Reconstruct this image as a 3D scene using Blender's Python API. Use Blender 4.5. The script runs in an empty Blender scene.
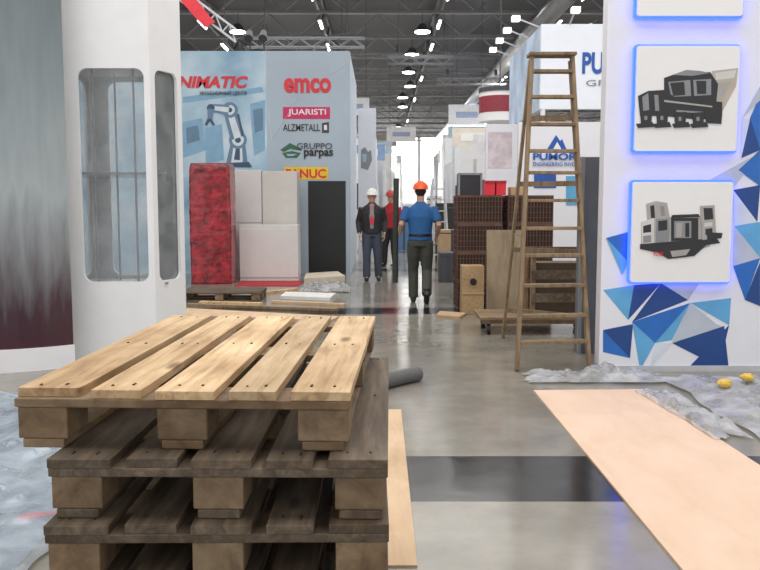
import bpy, math, random
from mathutils import Vector, Matrix, noise
random.seed(7)
sc=bpy.context.scene
COL=sc.collection
H=1.45; F=827.0; PT=math.atan(80/827.0); S_=math.sin(PT); C_=math.cos(PT)
def W(px,py,d):
    u=(px-380)/F; v=(285-py)/F; t=d/(C_+v*S_)
    return Vector((u*t,d,H+(-S_+v*C_)*t))
def G(px,py,z=0.0):
    u=(px-380)/F; v=(285-py)/F; t=(z-H)/(-S_+v*C_)
    return Vector((u*t,(C_+v*S_)*t,z))
# ---------------- materials
MATS={}
def nt(name):
    m=bpy.data.materials.new(name); m.use_nodes=True
    n=m.node_tree.nodes; b=n['Principled BSDF']; return m,n,m.node_tree.links,b
def mat(name,col,rough=0.5,metal=0.0,var=0.08,scale=6.0,emit=0.0,bump=0.0,spec=0.5,alpha=1.0,coat=0.0,bscale=None):
    if name in MATS: return MATS[name]
    m,n,l,b=nt(name)
    tc=n.new('ShaderNodeTexCoord'); no=n.new('ShaderNodeTexNoise'); no.inputs['Scale'].default_value=scale; no.inputs['Detail'].default_value=4
    l.new(tc.outputs['Object'],no.inputs['Vector'])
    cr=n.new('ShaderNodeValToRGB'); cr.color_ramp.elements[0].position=0.3; cr.color_ramp.elements[1].position=0.7
    cr.color_ramp.elements[0].color=tuple(c*(1-var) for c in col)+(1,)
    cr.color_ramp.elements[1].color=tuple(min(1,c*(1+var)) for c in col)+(1,)
    l.new(no.outputs['Fac'],cr.inputs['Fac']); l.new(cr.outputs['Color'],b.inputs['Base Color'])
    b.inputs['Roughness'].default_value=rough; b.inputs['Metallic'].default_value=metal
    b.inputs['Specular IOR Level'].default_value=spec; b.inputs['Alpha'].default_value=alpha; b.inputs['Coat Weight'].default_value=coat
    if emit>0:
        b.inputs['Emission Color'].default_value=tuple(col)+(1,); b.inputs['Emission Strength'].default_value=emit
    if bump>0:
        n2=n.new('ShaderNodeTexNoise'); n2.inputs['Scale'].default_value=bscale or scale*3; n2.inputs['Detail'].default_value=5
        l.new(tc.outputs['Object'],n2.inputs['Vector'])
        bp=n.new('ShaderNodeBump'); bp.inputs['Strength'].default_value=bump; bp.inputs['Distance'].default_value=0.02
        l.new(n2.outputs['Fac'],bp.inputs['Height']); l.new(bp.outputs['Normal'],b.inputs['Normal'])
    MATS[name]=m; return m
def wood(name,dark,mid,light,sc3=(14,1.2,14),knots=True,rough=0.65,stain=0.35):
    if name in MATS: return MATS[name]
    m,n,l,b=nt(name)
    tc=n.new('ShaderNodeTexCoord'); oi=n.new('ShaderNodeObjectInfo')
    mul=n.new('ShaderNodeMath'); mul.operation='MULTIPLY'; mul.inputs[1].default_value=37.0
    l.new(oi.outputs['Random'],mul.inputs[0])
    add=n.new('ShaderNodeVectorMath'); add.operation='ADD'; l.new(tc.outputs['Object'],add.inputs[0]); l.new(mul.outputs[0],add.inputs[1])
    mp=n.new('ShaderNodeMapping'); mp.inputs['Scale'].default_value=sc3; l.new(add.outputs[0],mp.inputs['Vector'])
    no=n.new('ShaderNodeTexNoise'); no.inputs['Scale'].default_value=2.2; no.inputs['Detail'].default_value=8; no.inputs['Roughness'].default_value=0.65; no.inputs['Distortion'].default_value=0.6
    l.new(mp.outputs[0],no.inputs['Vector'])
    cr=n.new('ShaderNodeValToRGB'); e=cr.color_ramp.elements; e[0].position=0.28; e[0].color=dark+(1,); e[1].position=0.72; e[1].color=light+(1,)
    x=e.new(0.5); x.color=mid+(1,)
    l.new(no.outputs['Fac'],cr.inputs['Fac']); out=cr.outputs['Color']
    ns=n.new('ShaderNodeTexNoise'); ns.inputs['Scale'].default_value=3.0; ns.inputs['Detail'].default_value=3; l.new(add.outputs[0],ns.inputs['Vector'])
    mr=n.new('ShaderNodeMapRange'); mr.inputs[1].default_value=0.42; mr.inputs[2].default_value=0.68; mr.inputs[3].default_value=0.0; mr.inputs[4].default_value=stain; l.new(ns.outputs['Fac'],mr.inputs[0])
    mx=n.new('ShaderNodeMixRGB'); mx.blend_type='MULTIPLY'; l.new(mr.outputs[0],mx.inputs[0]); l.new(out,mx.inputs[1]); mx.inputs[2].default_value=(0.55,0.44,0.33,1); out=mx.outputs[0]
    if knots:
        mk=n.new('ShaderNodeMapping'); s=[(7.0 if q>=5 else 2.6) for q in sc3]; mk.inputs['Scale'].default_value=s; l.new(add.outputs[0],mk.inputs['Vector'])
        vo=n.new('ShaderNodeTexVoronoi'); vo.inputs['Scale'].default_value=1.0; l.new(mk.outputs[0],vo.inputs['Vector'])
        k=n.new('ShaderNodeMapRange'); k.inputs[1].default_value=0.07; k.inputs[2].default_value=0.16; k.inputs[3].default_value=0.85; k.inputs[4].default_value=0.0; l.new(vo.outputs['Distance'],k.inputs[0])
        m2=n.new('ShaderNodeMixRGB'); l.new(k.outputs[0],m2.inputs[0]); l.new(out,m2.inputs[1]); m2.inputs[2].default_value=(dark[0]*.45,dark[1]*.35,dark[2]*.3,1); out=m2.outputs[0]
    hv=n.new('ShaderNodeHueSaturation'); r2=n.new('ShaderNodeMapRange'); r2.inputs[3].default_value=0.80; r2.inputs[4].default_value=1.14; l.new(oi.outputs['Random'],r2.inputs[0])
    l.new(r2.outputs[0],hv.inputs['Value']); l.new(out,hv.inputs['Color']); l.new(hv.outputs[0],b.inputs['Base Color'])
    b.inputs['Roughness'].default_value=rough
    bp=n.new('ShaderNodeBump'); bp.inputs['Strength'].default_value=0.35; bp.inputs['Distance'].default_value=0.004; l.new(no.outputs['Fac'],bp.inputs['Height']); l.new(bp.outputs['Normal'],b.inputs['Normal'])
    MATS[name]=m; return m
def filmmat(name,col,a,milky):
    m=bpy.data.materials.new(name); m.use_nodes=True; n=m.node_tree.nodes; l=m.node_tree.links
    n.clear(); o=n.new('ShaderNodeOutputMaterial')
    t=n.new('ShaderNodeBsdfTransparent'); g=n.new('ShaderNodeBsdfGlossy'); g.inputs['Roughness'].default_value=0.12
    d=n.new('ShaderNodeBsdfDiffuse'); d.inputs['Color'].default_value=col+(1,)
    fr=n.new('ShaderNodeLayerWeight'); fr.inputs['Blend'].default_value=a
    m1=n.new('ShaderNodeMixShader'); l.new(fr.outputs['Fresnel'],m1.inputs[0]); l.new(t.outputs[0],m1.inputs[1]); l.new(g.outputs[0],m1.inputs[2])
    tc=n.new('ShaderNodeTexCoord'); no=n.new('ShaderNodeTexNoise'); no.inputs['Scale'].default_value=5; no.inputs['Detail'].default_value=5; l.new(tc.outputs['Object'],no.inputs['Vector'])
    mr=n.new('ShaderNodeMapRange'); mr.inputs[1].default_value=.3; mr.inputs[2].default_value=.7; mr.inputs[3].default_value=milky*.5; mr.inputs[4].default_value=min(1,milky*1.5); l.new(no.outputs['Fac'],mr.inputs[0])
    m2=n.new('ShaderNodeMixShader'); l.new(mr.outputs[0],m2.inputs[0]); l.new(m1.outputs[0],m2.inputs[1]); l.new(d.outputs[0],m2.inputs[2])
    l.new(m2.outputs[0],o.inputs['Surface']); return m
# ---------------- mesh builder
class M:
    def __init__(s): s.v=[]; s.f=[]; s.m=[]
    def add(s,vs,fs,mi=0):
        o=len(s.v); s.v+= [Vector(v) for v in vs]
        for f in fs: s.f.append([i+o for i in f]); s.m.append(mi)
    def box(s,x0,x1,y0,y1,z0,z1,mi=0):
        x0,x1=min(x0,x1),max(x0,x1); z0,z1=min(z0,z1),max(z0,z1)
        s.add([(x0,y0,z0),(x1,y0,z0),(x1,y1,z0),(x0,y1,z0),(x0,y0,z1),(x1,y0,z1),(x1,y1,z1),(x0,y1,z1)],
          [(0,3,2,1),(4,5,6,7),(0,1,5,4),(1,2,6,5),(2,3,7,6),(3,0,4,7)],mi); return s
    def beam(s,p,q,w,h,mi=0,ref=(0,0,1)):
        p=Vector(p);q=Vector(q);d=(q-p).normalized(); r=Vector(ref)
        if abs(d.dot(r))>.98: r=Vector((0,1,0))
        a=d.cross(r).normalized()*w/2; b=a.cross(d).normalized()*h/2
        vs=[p-a-b,p+a-b,p+a+b,p-a+b,q-a-b,q+a-b,q+a+b,q-a+b]
        s.add(vs,[(0,3,2,1),(4,5,6,7),(0,1,5,4),(1,2,6,5),(2,3,7,6),(3,0,4,7)],mi); return s
    def cyl(s,p,q,r,r2=None,n=16,mi=0):
        p=Vector(p);q=Vector(q); r2=r if r2 is None else r2; d=(q-p).normalized(); ref=Vector((0,0,1)) if abs(d.z)<.9 else Vector((1,0,0))
        a=d.cross(ref).normalized(); b=d.cross(a)
        vs=[p+(a*math.cos(t)+b*math.sin(t))*r for t in [2*math.pi*i/n for i in range(n)]]+[q+(a*math.cos(t)+b*math.sin(t))*r2 for t in [2*math.pi*i/n for i in range(n)]]
        s.add(vs,[(i,(i+1)%n,n+(i+1)%n,n+i) for i in range(n)]+[tuple(range(n))[::-1],tuple(range(n,2*n))],mi); return s
    def prism(s,pts,y0,y1,mi=0):   # pts in XZ
        n=len(pts)
        vs=[(p[0],y0,p[1]) for p in pts]+[(p[0],y1,p[1]) for p in pts]
        s.add(vs,[tuple(range(n)),tuple(range(n,2*n))[::-1]]+[(i,n+i,n+(i+1)%n,(i+1)%n) for i in range(n)],mi); return s
    def vprism(s,pts,z0,z1,mi=0):  # pts in XY
        n=len(pts)
        vs=[(p[0],p[1],z0) for p in pts]+[(p[0],p[1],z1) for p in pts]
        s.add(vs,[tuple(range(n))[::-1],tuple(range(n,2*n))]+[(i,(i+1)%n,n+(i+1)%n,n+i) for i in range(n)],mi); return s
    def pxpoly(s,pts,d,th=0.004,mi=0):
        q=[W(a,b,d) for a,b in pts]; return s.prism([(p.x,p.z) for p in q],d-th,d,mi)
    def ell(s,c,r,n=16,mi=0,zmin=None):
        c=Vector(c); vs=[];fs=[];k=n//2
        for j in range(k+1):
            ph=math.pi*j/k
            for i in range(n):
                th=2*math.pi*i/n; z=math.cos(ph)
                vs.append((c.x+r[0]*math.sin(ph)*math.cos(th),c.y+r[1]*math.sin(ph)*math.sin(th),c.z+r[2]*z))
        for j in range(k):
            for i in range(n):
                fs.append((j*n+i,(j+1)*n+i,(j+1)*n+(i+1)%n,j*n+(i+1)%n))
        s.add(vs,fs,mi); return s
    def tube(s,pts,rads,n=14,mi=0):
        pts=[Vector(p) for p in pts]; vs=[];fs=[]
        for k,p in enumerate(pts):
            t=(pts[min(k+1,len(pts)-1)]-pts[max(k-1,0)]).normalized()
            X=Vector((1,0,0)); 
            if abs(t.dot(X))>.9: X=Vector((0,1,0))
            a=(X-t*X.dot(t)).normalized(); b=t.cross(a)
            r=rads[k]; ra,rb=(r if isinstance(r,tuple) else (r,r))
            for i in range(n):
                th=2*math.pi*i/n; vs.append(p+a*ra*math.cos(th)+b*rb*math.sin(th))
        for k in range(len(pts)-1):
            for i in range(n): fs.append((k*n+i,k*n+(i+1)%n,(k+1)*n+(i+1)%n,(k+1)*n+i))
        fs.append(tuple(range(n))[::-1]); fs.append(tuple(range((len(pts)-1)*n,len(pts)*n)))
        s.add(vs,fs,mi); return s
    def mesh(s,name,off=Vector((0,0,0))):
        me=bpy.data.meshes.new(name); me.from_pydata([tuple(v-off) for v in s.v],[],s.f); me.update()
        me.polygons.foreach_set('material_index',s.m); return me
    def obj(s,name,mats,parent=None,origin=None,bevel=0,smooth=False,local=False,label=None,cat=None,kind=None,group=None):
        if parent is not None: off=Vector((0,0,0)) if local else Vector(parent.location)
        else:
            if origin is None:
                xs=[v.x for v in s.v]; ys=[v.y for v in s.v]; zs=[v.z for v in s.v]
                origin=((min(xs)+max(xs))/2,(min(ys)+max(ys))/2,min(zs))
            off=Vector(origin)
        if not isinstance(mats,(list,tuple)): mats=[mats]
        me=s.mesh(name,off); return reg(me,name,mats,parent,off,bevel,smooth,label,cat,kind,group,list(s.m))
def reg(me,name,mats,parent,off,bevel=0,smooth=False,label=None,cat=None,kind=None,group=None,idx=None):
    if mats:
        me.materials.clear()
        for m in mats: me.materials.append(m)
        if idx: me.polygons.foreach_set('material_index',idx)
    o=bpy.data.objects.new(name,me); COL.objects.link(o)
    if parent is not None: o.parent=parent
    else: o.location=off
    if smooth:
        for p in me.polygons: p.use_smooth=True
    if bevel>0:
        b=o.modifiers.new('b','BEVEL'); b.width=bevel; b.segments=2; b.limit_method='ANGLE'
    if label: o['label']=label
    if cat: o['category']=cat
    if kind: o['kind']=kind
    if group: o['group']=group
    return o
def thing(name,loc,label,cat,group=None,rz=0):
    e=bpy.data.objects.new(name,None); e.empty_display_size=.1; e.location=loc; e.rotation_euler=(0,0,rz); COL.objects.link(e)
    e['label']=label; e['category']=cat
    if group: e['group']=group
    return e
def dup(root,loc,rz=None,label=None):
    r=root.copy(); COL.objects.link(r); r.location=loc
    if rz is not None: r.rotation_euler=(0,0,rz)
    if label: r['label']=label
    def rec(a,b):
        for ch in a.children:
            c=ch.copy(); COL.objects.link(c); c.parent=b; rec(ch,c)
    rec(root,r); return r
def evalmesh(o):
    dg=bpy.context.evaluated_depsgraph_get(); dg.update(); me=bpy.data.meshes.new_from_object(o.evaluated_get(dg)); return me
def text(s,px0,px1,py0,py1,d,mt,parent,name='lettering',bold=0.0,shear=0.0,th=0.006):
    cu=bpy.data.curves.new('t','FONT'); cu.body=s; cu.extrude=0.01; cu.offset=bold; cu.shear=shear; cu.resolution_u=4
    o=bpy.data.objects.new('t',cu); COL.objects.link(o); me=evalmesh(o); bpy.data.objects.remove(o); 
    xs=[v.co.x for v in me.vertices]; ys=[v.co.y for v in me.vertices]
    a=W(px0,py1,d); b=W(px1,py0,d); off=Vector(parent.location)
    for v in me.vertices:
        fx=(v.co.x-min(xs))/(max(xs)-min(xs)); fy=(v.co.y-min(ys))/(max(ys)-min(ys)); z=v.co.z
        v.co=Vector((a.x+fx*(b.x-a.x),d-(th if z>0 else 0),a.z+fy*(b.z-a.z)))-off
    me.name=name
    return reg(me,name,[mt],parent,off)
def rrect(cx,cy,w,h,r,n=6):
    pts=[]
    for (sx,sy,a0) in ((1,1,0),(-1,1,90),(-1,-1,180),(1,-1,270)):
        for i in range(n+1):
            a=math.radians(a0+90*i/n); pts.append((cx+sx*(w/2-r)+r*math.cos(a),cy+sy*(h/2-r)+r*math.sin(a)))
    return pts
def holeplate(loops,th):
    cu=bpy.data.curves.new('c','CURVE'); cu.dimensions='2D'; cu.fill_mode='BOTH'; cu.extrude=th/2
    for L in loops:
        sp=cu.splines.new('POLY'); sp.points.add(len(L)-1); sp.use_cyclic_u=True
        for i,p in enumerate(L): sp.points[i].co=(p[0],p[1],0,1)
    o=bpy.data.objects.new('c',cu); COL.objects.link(o); me=evalmesh(o); bpy.data.objects.remove(o)
    return [v.co.copy() for v in me.vertices],[tuple(p.vertices) for p in me.polygons]
# ---------------- common materials
white=mat('white_laminate',(0.86,0.86,0.87),0.35,var=.02)
wwall=mat('white_wall_panel',(0.82,0.82,0.87),0.45,var=.015)
black=mat('black_paint',(0.015,0.015,0.017),0.4)
dgrey=mat('dark_grey',(0.06,0.06,0.065),0.5)
mgrey=mat('mid_grey',(0.25,0.26,0.28),0.5)
lgrey=mat('light_grey',(0.55,0.56,0.58),0.5)
steel=mat('steel',(0.55,0.56,0.58),0.3,metal=0.8)
red=mat('red_print',(0.72,0.03,0.05),0.45)
blue=mat('blue_print',(0.02,0.10,0.42),0.45)
paleb=mat('pale_blue_print',(0.36,0.50,0.62),0.5,var=.05,scale=1.5)
pw=wood('pale_pallet_wood',(0.36,0.21,0.10),(0.64,0.45,0.25),(0.79,0.60,0.38),stain=.65)
dw=wood('weathered_pallet_wood',(0.055,0.038,0.025),(0.13,0.095,0.063),(0.235,0.178,0.12),stain=.75)
bw=wood('block_wood',(0.11,0.07,0.035),(0.25,0.172,0.10),(0.37,0.27,0.16),sc3=(5,5,5),knots=False,stain=.8)
lw=wood('ladder_wood',(0.12,0.08,0.045),(0.27,0.185,0.105),(0.36,0.26,0.155),sc3=(8,8,1.5),knots=False)
ply=wood('plywood',(0.50,0.34,0.20),(0.62,0.44,0.28),(0.70,0.51,0.33),sc3=(3,.6,3),knots=False,stain=.25)
plyp=wood('pink_beige_board',(0.68,0.48,0.34),(0.74,0.54,0.40),(0.78,0.58,0.44),sc3=(2,.8,2),knots=False,stain=.08,rough=.6)
card=mat('cardboard',(0.5,0.34,0.2),0.8)
nail=mat('nail',(0.04,0.035,0.03),0.5,metal=.5)
film=filmmat('clear_film',(0.80,0.82,0.86),0.4,0.30)
film2=filmmat('blue_clear_film',(0.70,0.78,0.86),0.45,0.28)
glass=filmmat('display_glass',(0.72,0.76,0.78),0.22,0.13)
# ---------------- room
def floor_mat():
    m,n,l,b=nt('polished_concrete')
    tc=n.new('ShaderNodeTexCoord'); no=n.new('ShaderNodeTexNoise'); no.inputs['Scale'].default_value=1.3; no.inputs['Detail'].default_value=8; no.inputs['Roughness'].default_value=.65
    l.new(tc.outputs['Object'],no.inputs['Vector'])
    cr=n.new('ShaderNodeValToRGB'); e=cr.color_ramp.elements; e[0].position=.3; e[0].color=(.17,.158,.135,1); e[1].position=.7; e[1].color=(.31,.29,.25,1); l.new(no.outputs['Fac'],cr.inputs['Fac'])
    sx=n.new('ShaderNodeSeparateXYZ'); l.new(tc.outputs['Object'],sx.inputs[0])
    out=cr.outputs['Color']
    tile=n.new('ShaderNodeTexBrick'); tile.offset=0; tile.inputs['Scale'].default_value=1; tile.inputs['Brick Width'].default_value=.38; tile.inputs['Row Height'].default_value=.39; tile.inputs['Mortar Size'].default_value=.002
    tile.inputs['Color1'].default_value=(.008,.008,.009,1); tile.inputs['Color2'].default_value=(.013,.013,.014,1); tile.inputs['Mortar'].default_value=(.05,.048,.046,1); l.new(tc.outputs['Object'],tile.inputs['Vector'])
    for c,w in ((4.31,.37),(11.3,.35),(18.5,.35),(25.5,.35)):
        cm=n.new('ShaderNodeMath'); cm.operation='COMPARE'; cm.inputs[1].default_value=c; cm.inputs[2].default_value=w; l.new(sx.outputs['Y'],cm.inputs[0])
        mx=n.new('ShaderNodeMixRGB'); l.new(cm.outputs[0],mx.inputs[0]); l.new(out,mx.inputs[1]); l.new(tile.outputs['Color'],mx.inputs[2]); out=mx.outputs[0]
    l.new(out,b.inputs['Base Color'])
    mr=n.new('ShaderNodeMapRange'); mr.inputs[3].default_value=.06; mr.inputs[4].default_value=.27; n2=n.new('ShaderNodeTexNoise'); n2.inputs['Scale'].default_value=3.5; n2.inputs['Detail'].default_value=6; l.new(tc.outputs['Object'],n2.inputs['Vector']); l.new(n2.outputs['Fac'],mr.inputs[0]); l.new(mr.outputs[0],b.inputs['Roughness'])
    n3=n.new('ShaderNodeTexNoise'); n3.inputs['Scale'].default_value=2.0; n3.inputs['Detail'].default_value=3; l.new(tc.outputs['Object'],n3.inputs['Vector']); bp=n.new('ShaderNodeBump'); bp.inputs['Strength'].default_value=.12; bp.inputs['Distance'].default_value=.02; l.new(n3.outputs['Fac'],bp.inputs['Height']); l.new(bp.outputs['Normal'],b.inputs['Normal'])
    return m
M().box(-34,34,-8,122,-.1,0).obj('floor',floor_mat(),origin=(0,0,0),kind='structure')
M().box(-34,34,-8,122,12,12.2).obj('ceiling',mat('roof_deck',(.05,.05,.055),.7),kind='structure')
M().box(-34.3,-34,-8,122,0,12).obj('wall_left',mat('hall_wall',(.5,.5,.51),.7),kind='structure')
M().box(34,34.3,-8,122,0,12).obj('wall_right',MATS['hall_wall'],kind='structure')
M().box(-34,34,122,122.3,0,12).obj('wall_far',MATS['hall_wall'],kind='structure')
for i in range(7):
    x=-30+i*9
    M().box(x,x+8.4,121.9,121.98,1.5,11.2).obj('far_glow_panel_%d'%(i+1),mat('far_end_glow',(1,.98,.95),.3,emit=6),kind='structure')  # glowing panels added to brighten the hazy far end
# trusses
tm=mat('truss_paint',(.20,.20,.205),.5); tm2=mat('truss_dark',(.08,.08,.085),.5)
def truss_mesh(L,hh=1.3,step=1.5,t=.13):
    m=M(); m.beam((-L/2,0,0),(L/2,0,0),t,t); m.beam((-L/2,0,hh),(L/2,0,hh),t,t)
    k=int(L/step)
    for i in range(k):
        a=-L/2+i*L/k; b=a+L/k
        m.beam((a,0,0 if i%2 else hh),(b,0,hh if i%2 else 0),t*.6,t*.6)
    return m
t0=truss_mesh(67).obj('ceiling_truss',tm,origin=(0,0,0),label='grey steel lattice truss spanning under the roof',cat='roof truss',group='cross trusses under the hall roof')
t0.location=(0,34,10.5)
for i in range(1,15):
    o=t0.copy(); COL.objects.link(o); o.location=(0,34+i*6,10.5)
l0=truss_mesh(86,1.0,2.0,.12).obj('ceiling_truss',tm2,origin=(0,0,0),label='dark steel lattice truss running along the hall',cat='roof truss',group='lengthwise trusses under the hall roof')
l0.rotation_euler=(0,0,math.pi/2); l0.location=(-27,77,10.9)
for x in (-21,-15,-9,-3,3,9,15,21,27):
    o=l0.copy(); COL.objects.link(o); o.location=(x,77,10.9)
dct=M().cyl((-13.5,34,9.9),(-13.5,120,9.9),.45,n=20).obj('ventilation_duct',steel,smooth=True,label='long silver ventilation duct hung under the roof',cat='duct',group='ventilation ducts')
o=dct.copy(); COL.objects.link(o); o.location.x=7.5
# rigging trusses hung below the roof
def rig(x0,x1,y,z):
    r=thing('rigging_truss',((x0+x1)/2,y,z),'dark square rigging truss hung on cables under the roof','rigging truss','hanging rigging trusses')
    m=M()
    for dy in (0,.35):
        for dz in (0,.35): m.beam((x0,y+dy,z+dz),(x1,y+dy,z+dz),.05,.05)
    k=max(3,int((x1-x0)/.5))
    for i in range(k):
        a=x0+(x1-x0)*i/k; b=x0+(x1-x0)*(i+1)/k
        m.beam((a,y,z if i%2 else z+.35),(b,y,z+.35 if i%2 else z),.03,.03); m.beam((a,y+.35,z if i%2 else z+.35),(b,y+.35,z+.35 if i%2 else z),.03,.03); m.beam((a,y,z+.35),(a,y+.35,z+.35),.03,.03); m.beam((a,y,z),(a,y+.35,z),.03,.03)
    m.obj('truss_frame',mgrey,r)
    for t in (.15,.85):
        x=x0+(x1-x0)*t; M().beam((x,y+.17,z+.35),(x,y+.17,12),.02,.02).obj('suspension_cable',dgrey,r)
        M().cyl((x,y+.17,z+.55),(x,y+.17,z+.85),.09).obj('hoist',dgrey,r)
rig(-5.2,-0.6,33,7.6); rig(0.4,3.6,41,8.3); rig(-7,-2.5,46,8.0); rig(3.4,7.5,50,8.6)
bulb=mat('bulb_glow',(1,1,.97),.3,emit=16)
lamp=thing('ceiling_lamp',(2,40,9.6),'round bright high-bay lamp hanging under the trusses','lamp','high-bay lamps')
M().cyl((0,0,0),(0,0,.35),.40,.12,16).obj('lamp_shade',dgrey,lamp,local=True)
M().cyl((0,0,-.05),(0,0,.01),.36).obj('bulb',bulb,lamp,local=True)
M().cyl((0,0,.35),(0,0,.84),.02).obj('rod',dgrey,lamp,local=True)
for yy in (40,46,52,58,64,70,88,106):
    for x in (-17,-6.5,2,11,20):
        if (x,yy)!=(2,40): dup(lamp,(x+random.uniform(-.3,.3),yy,9.6))
tl=thing('tube_lamp',(-9,43,10.54),'long white fluorescent tube lamp under the trusses','lamp','fluorescent tube lamps')
M().box(-.09,.09,-.9,.9,.03,.1).obj('housing',lgrey,tl,local=True); M().cyl((0,-.85,0),(0,.85,0),.05,n=10).obj('tube',bulb,tl,local=True); M().beam((0,0,.1),(0,0,.36),.02,.02).obj('bracket',dgrey,tl,local=True)
for x in (-15,-9,-3,3,9,15):
    for yy in (37,43,49,61,73,91):
        if (x,yy)!=(-9,43): dup(tl,(x,yy,10.54))
def area(loc,sx,sy,p,rot=(0,0,0),col=(1,.97,.925)):
    L=bpy.data.lights.new('area','AREA'); L.shape='RECTANGLE'; L.size=sx; L.size_y=sy; L.energy=p; L.color=col
    o=bpy.data.objects.new('hall_light',L); o.location=loc; o.rotation_euler=rot; COL.objects.link(o)
area((0,6,9.6),20,12,2000)
area((0,24,9.6),36,14,3500)
for x,y in ((-8,48),(8,48),(-8,70),(8,70),(0,98)):
    L=bpy.data.lights.new('spot','SPOT'); L.energy=9500; L.shadow_soft_size=.5; L.spot_size=math.radians(160); L.spot_blend=.3; L.color=(1,.97,.94); o=bpy.data.objects.new('hall_light',L); o.location=(x,y,9.0); COL.objects.link(o)
w=bpy.data.worlds.new('w'); sc.world=w; w.use_nodes=True; w.node_tree.nodes['Background'].inputs[0].default_value=(.97,.98,1,1); w.node_tree.nodes['Background'].inputs[1].default_value=1.15
# ---------------- pallets
def make_pallet(dark,label,loc,rz,group):
    p=thing('pallet',loc,label,'pallet',group,rz)
    wd=dw if dark else pw
    ws=[.15,.12,.14,.11,.14]; x=-.4
    for i,wi in enumerate(ws):
        m=M(); e0=random.uniform(-.012,.006); e1=random.uniform(-.006,.012)
        if not dark and i==0: e0=.02
        m.box(x,x+wi,-.61+e0,.61+e1,.122,.1435)
        for yy in (-.56,0,.56):
            for xx in (.3,.7): m.cyl((x+wi*xx,yy+random.uniform(-.02,.02),.143),(x+wi*xx,yy,.144),.0035,n=8,mi=1)
        m.obj('deck_board',[wd,nail],p,bevel=.003,local=True)
        x+=wi+.035
    for yy in (-.545,0,.545):
        M().box(-.4,.4,yy-.065,yy+.065,.1,.1219).obj('cross_board',dw if dark else bw,p,bevel=.003,local=True)
        for xx in (-.335,0,.335):
            M().box(xx-.06,xx+.06,yy-.06,yy+.06,.0221,.0999).obj('block',bw,p,bevel=.004,local=True)
    for xx in (-.335,0,.335):
        M().box(xx-.05,xx+.05,-.605,.605,0,.022).obj('bottom_board',dw if dark else bw,p,bevel=.003,local=True)
    return p
PG='stacked wooden pallets'
tp=make_pallet(False,'pale yellow wooden pallet with knotty boards on top of the stack',(-.448,2.60,.8672),math.radians(-2.2),PG); tp.scale=(1.01,1.10,1)
dp=make_pallet(True,'weathered brown wooden pallet stacked beneath others',(-.368,2.50,.7226),math.radians(-.7),PG)
dp.scale=(.985,1.05,1)
dup(dp,(-.380,2.47,.578),math.radians(.6))
for i in range(4): dup(dp,(-.38+random.uniform(-.012,.012),2.47,.4335-.1445*i),math.radians(random.uniform(-.6,.6)))
p2=dup(dp,tuple(G(224,299)),math.pi/2,'old wooden pallet lying flat on the hall floor'); p2.scale=(1,1,1)
p2['group']='loose floor pallets'
M().box(-1.0,.15,3.2,5.75,0,.009).obj('plywood_sheet',ply,label='thin plywood sheet lying behind the pallet stack',cat='plywood')
m=M(); m.vprism([(1.2,1.9),(2.18,1.9),(2.06,6.38),(1.2,6.35)],0,.012); m.obj('fibreboard_sheet',plyp,label='large pinkish beige fibreboard sheet on the floor',cat='board')
# ---------------- film piles
def filmobj(pts_c,sx,sy,h,seed,label,name='plastic_film',mt=film,n=60,rz=0,k=1.0):
    m=M(); vs=[];fs=[]
    for j in range(n+1):
        for i in range(n+1):
            a=i/n*2-1; b=j/n*2-1
            ang=math.atan2(b,a); 
            rr=1+.2*noise.noise(Vector((math.cos(ang)*1.5,math.sin(ang)*1.5,seed)))+.12*noise.noise(Vector((math.cos(ang)*5,math.sin(ang)*5,seed)))
            x=a*sx*rr; y=b*sy*rr
            q=Vector((x*2.6,y*2.6,seed*3.1))*k; z=abs(noise.noise(q))*1.3+abs(noise.noise(q*2.7))*.6+abs(noise.noise(q*6))*.3
            fall=max(0,1-max(abs(a),abs(b))**3)
            z=.016+h*z*fall
            c,s=math.cos(rz),math.sin(rz)
            vs.append((pts_c[0]+x*c-y*s,pts_c[1]+x*s+y*c,z))
    for j in range(n):
        for i in range(n): fs.append((j*(n+1)+i,j*(n+1)+i+1,(j+1)*(n+1)+i+1,(j+1)*(n+1)+i))
    m.add(vs,fs); return m.obj(name,mt,origin=(pts_c[0],pts_c[1],0.0),smooth=True,label=label,cat='plastic film')
filmobj((1.80,6.79),.56,.17,.15,1,'crumpled clear plastic film at the foot of the poster wall')
filmobj((2.92,5.65),.58,1.1,.11,2,'crumpled clear plastic film beside the fibreboard sheet',n=90)
filmobj((2.14,5.65),.12,.66,.11,9,'narrow strip of clear plastic film along the board edge',rz=.06)
filmobj((-2.25,4.6),.9,1.75,.09,3,'bluish clear protective film spread over the floor',mt=film2,n=110,k=.8)
M().vprism([(-3.4,2.6),(-1.45,2.9),(-1.55,6.3),(-3.4,6.3)],0,.006).obj('floor_carpet',mat('blue_grey_carpet',(.24,.31,.40),.9,var=.2,bump=.2),label='blue grey carpet piece under protective film',cat='carpet')
a=G(45,516); M().vprism([(a.x-.1,a.y-.07),(a.x+.08,a.y+.01),(a.x+.07,a.y+.06),(a.x-.11,a.y)],.006,.009).obj('tape_piece',red,label='short piece of red tape on the floor',cat='tape')
for px,py in ((724,396),(747,390)):
    g=G(px,py-8,.05); m=M(); m.ell((g.x,g.y,.085),(.055,.05,.034),n=12)
    m.v=[v+Vector((noise.noise(v*30),noise.noise(v*31+Vector((5,5,5))),abs(noise.noise(v*29))))*.014 for v in m.v]
    m.obj('wrapper_scrap',mat('yellow_scrap',(.75,.5,.08),.5),label='crumpled yellow scrap on the plastic film',cat='litter')
g0=G(382,392); g1=G(418,382)
m=M().cyl((g0.x-.1,g0.y,.06),(g1.x,g1.y+.05,.06),.06,n=24); m.cyl((g1.x-.001,g1.y+.05,.06),(g1.x+.003,g1.y+.0505,.06),.03,n=16,mi=1)
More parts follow.
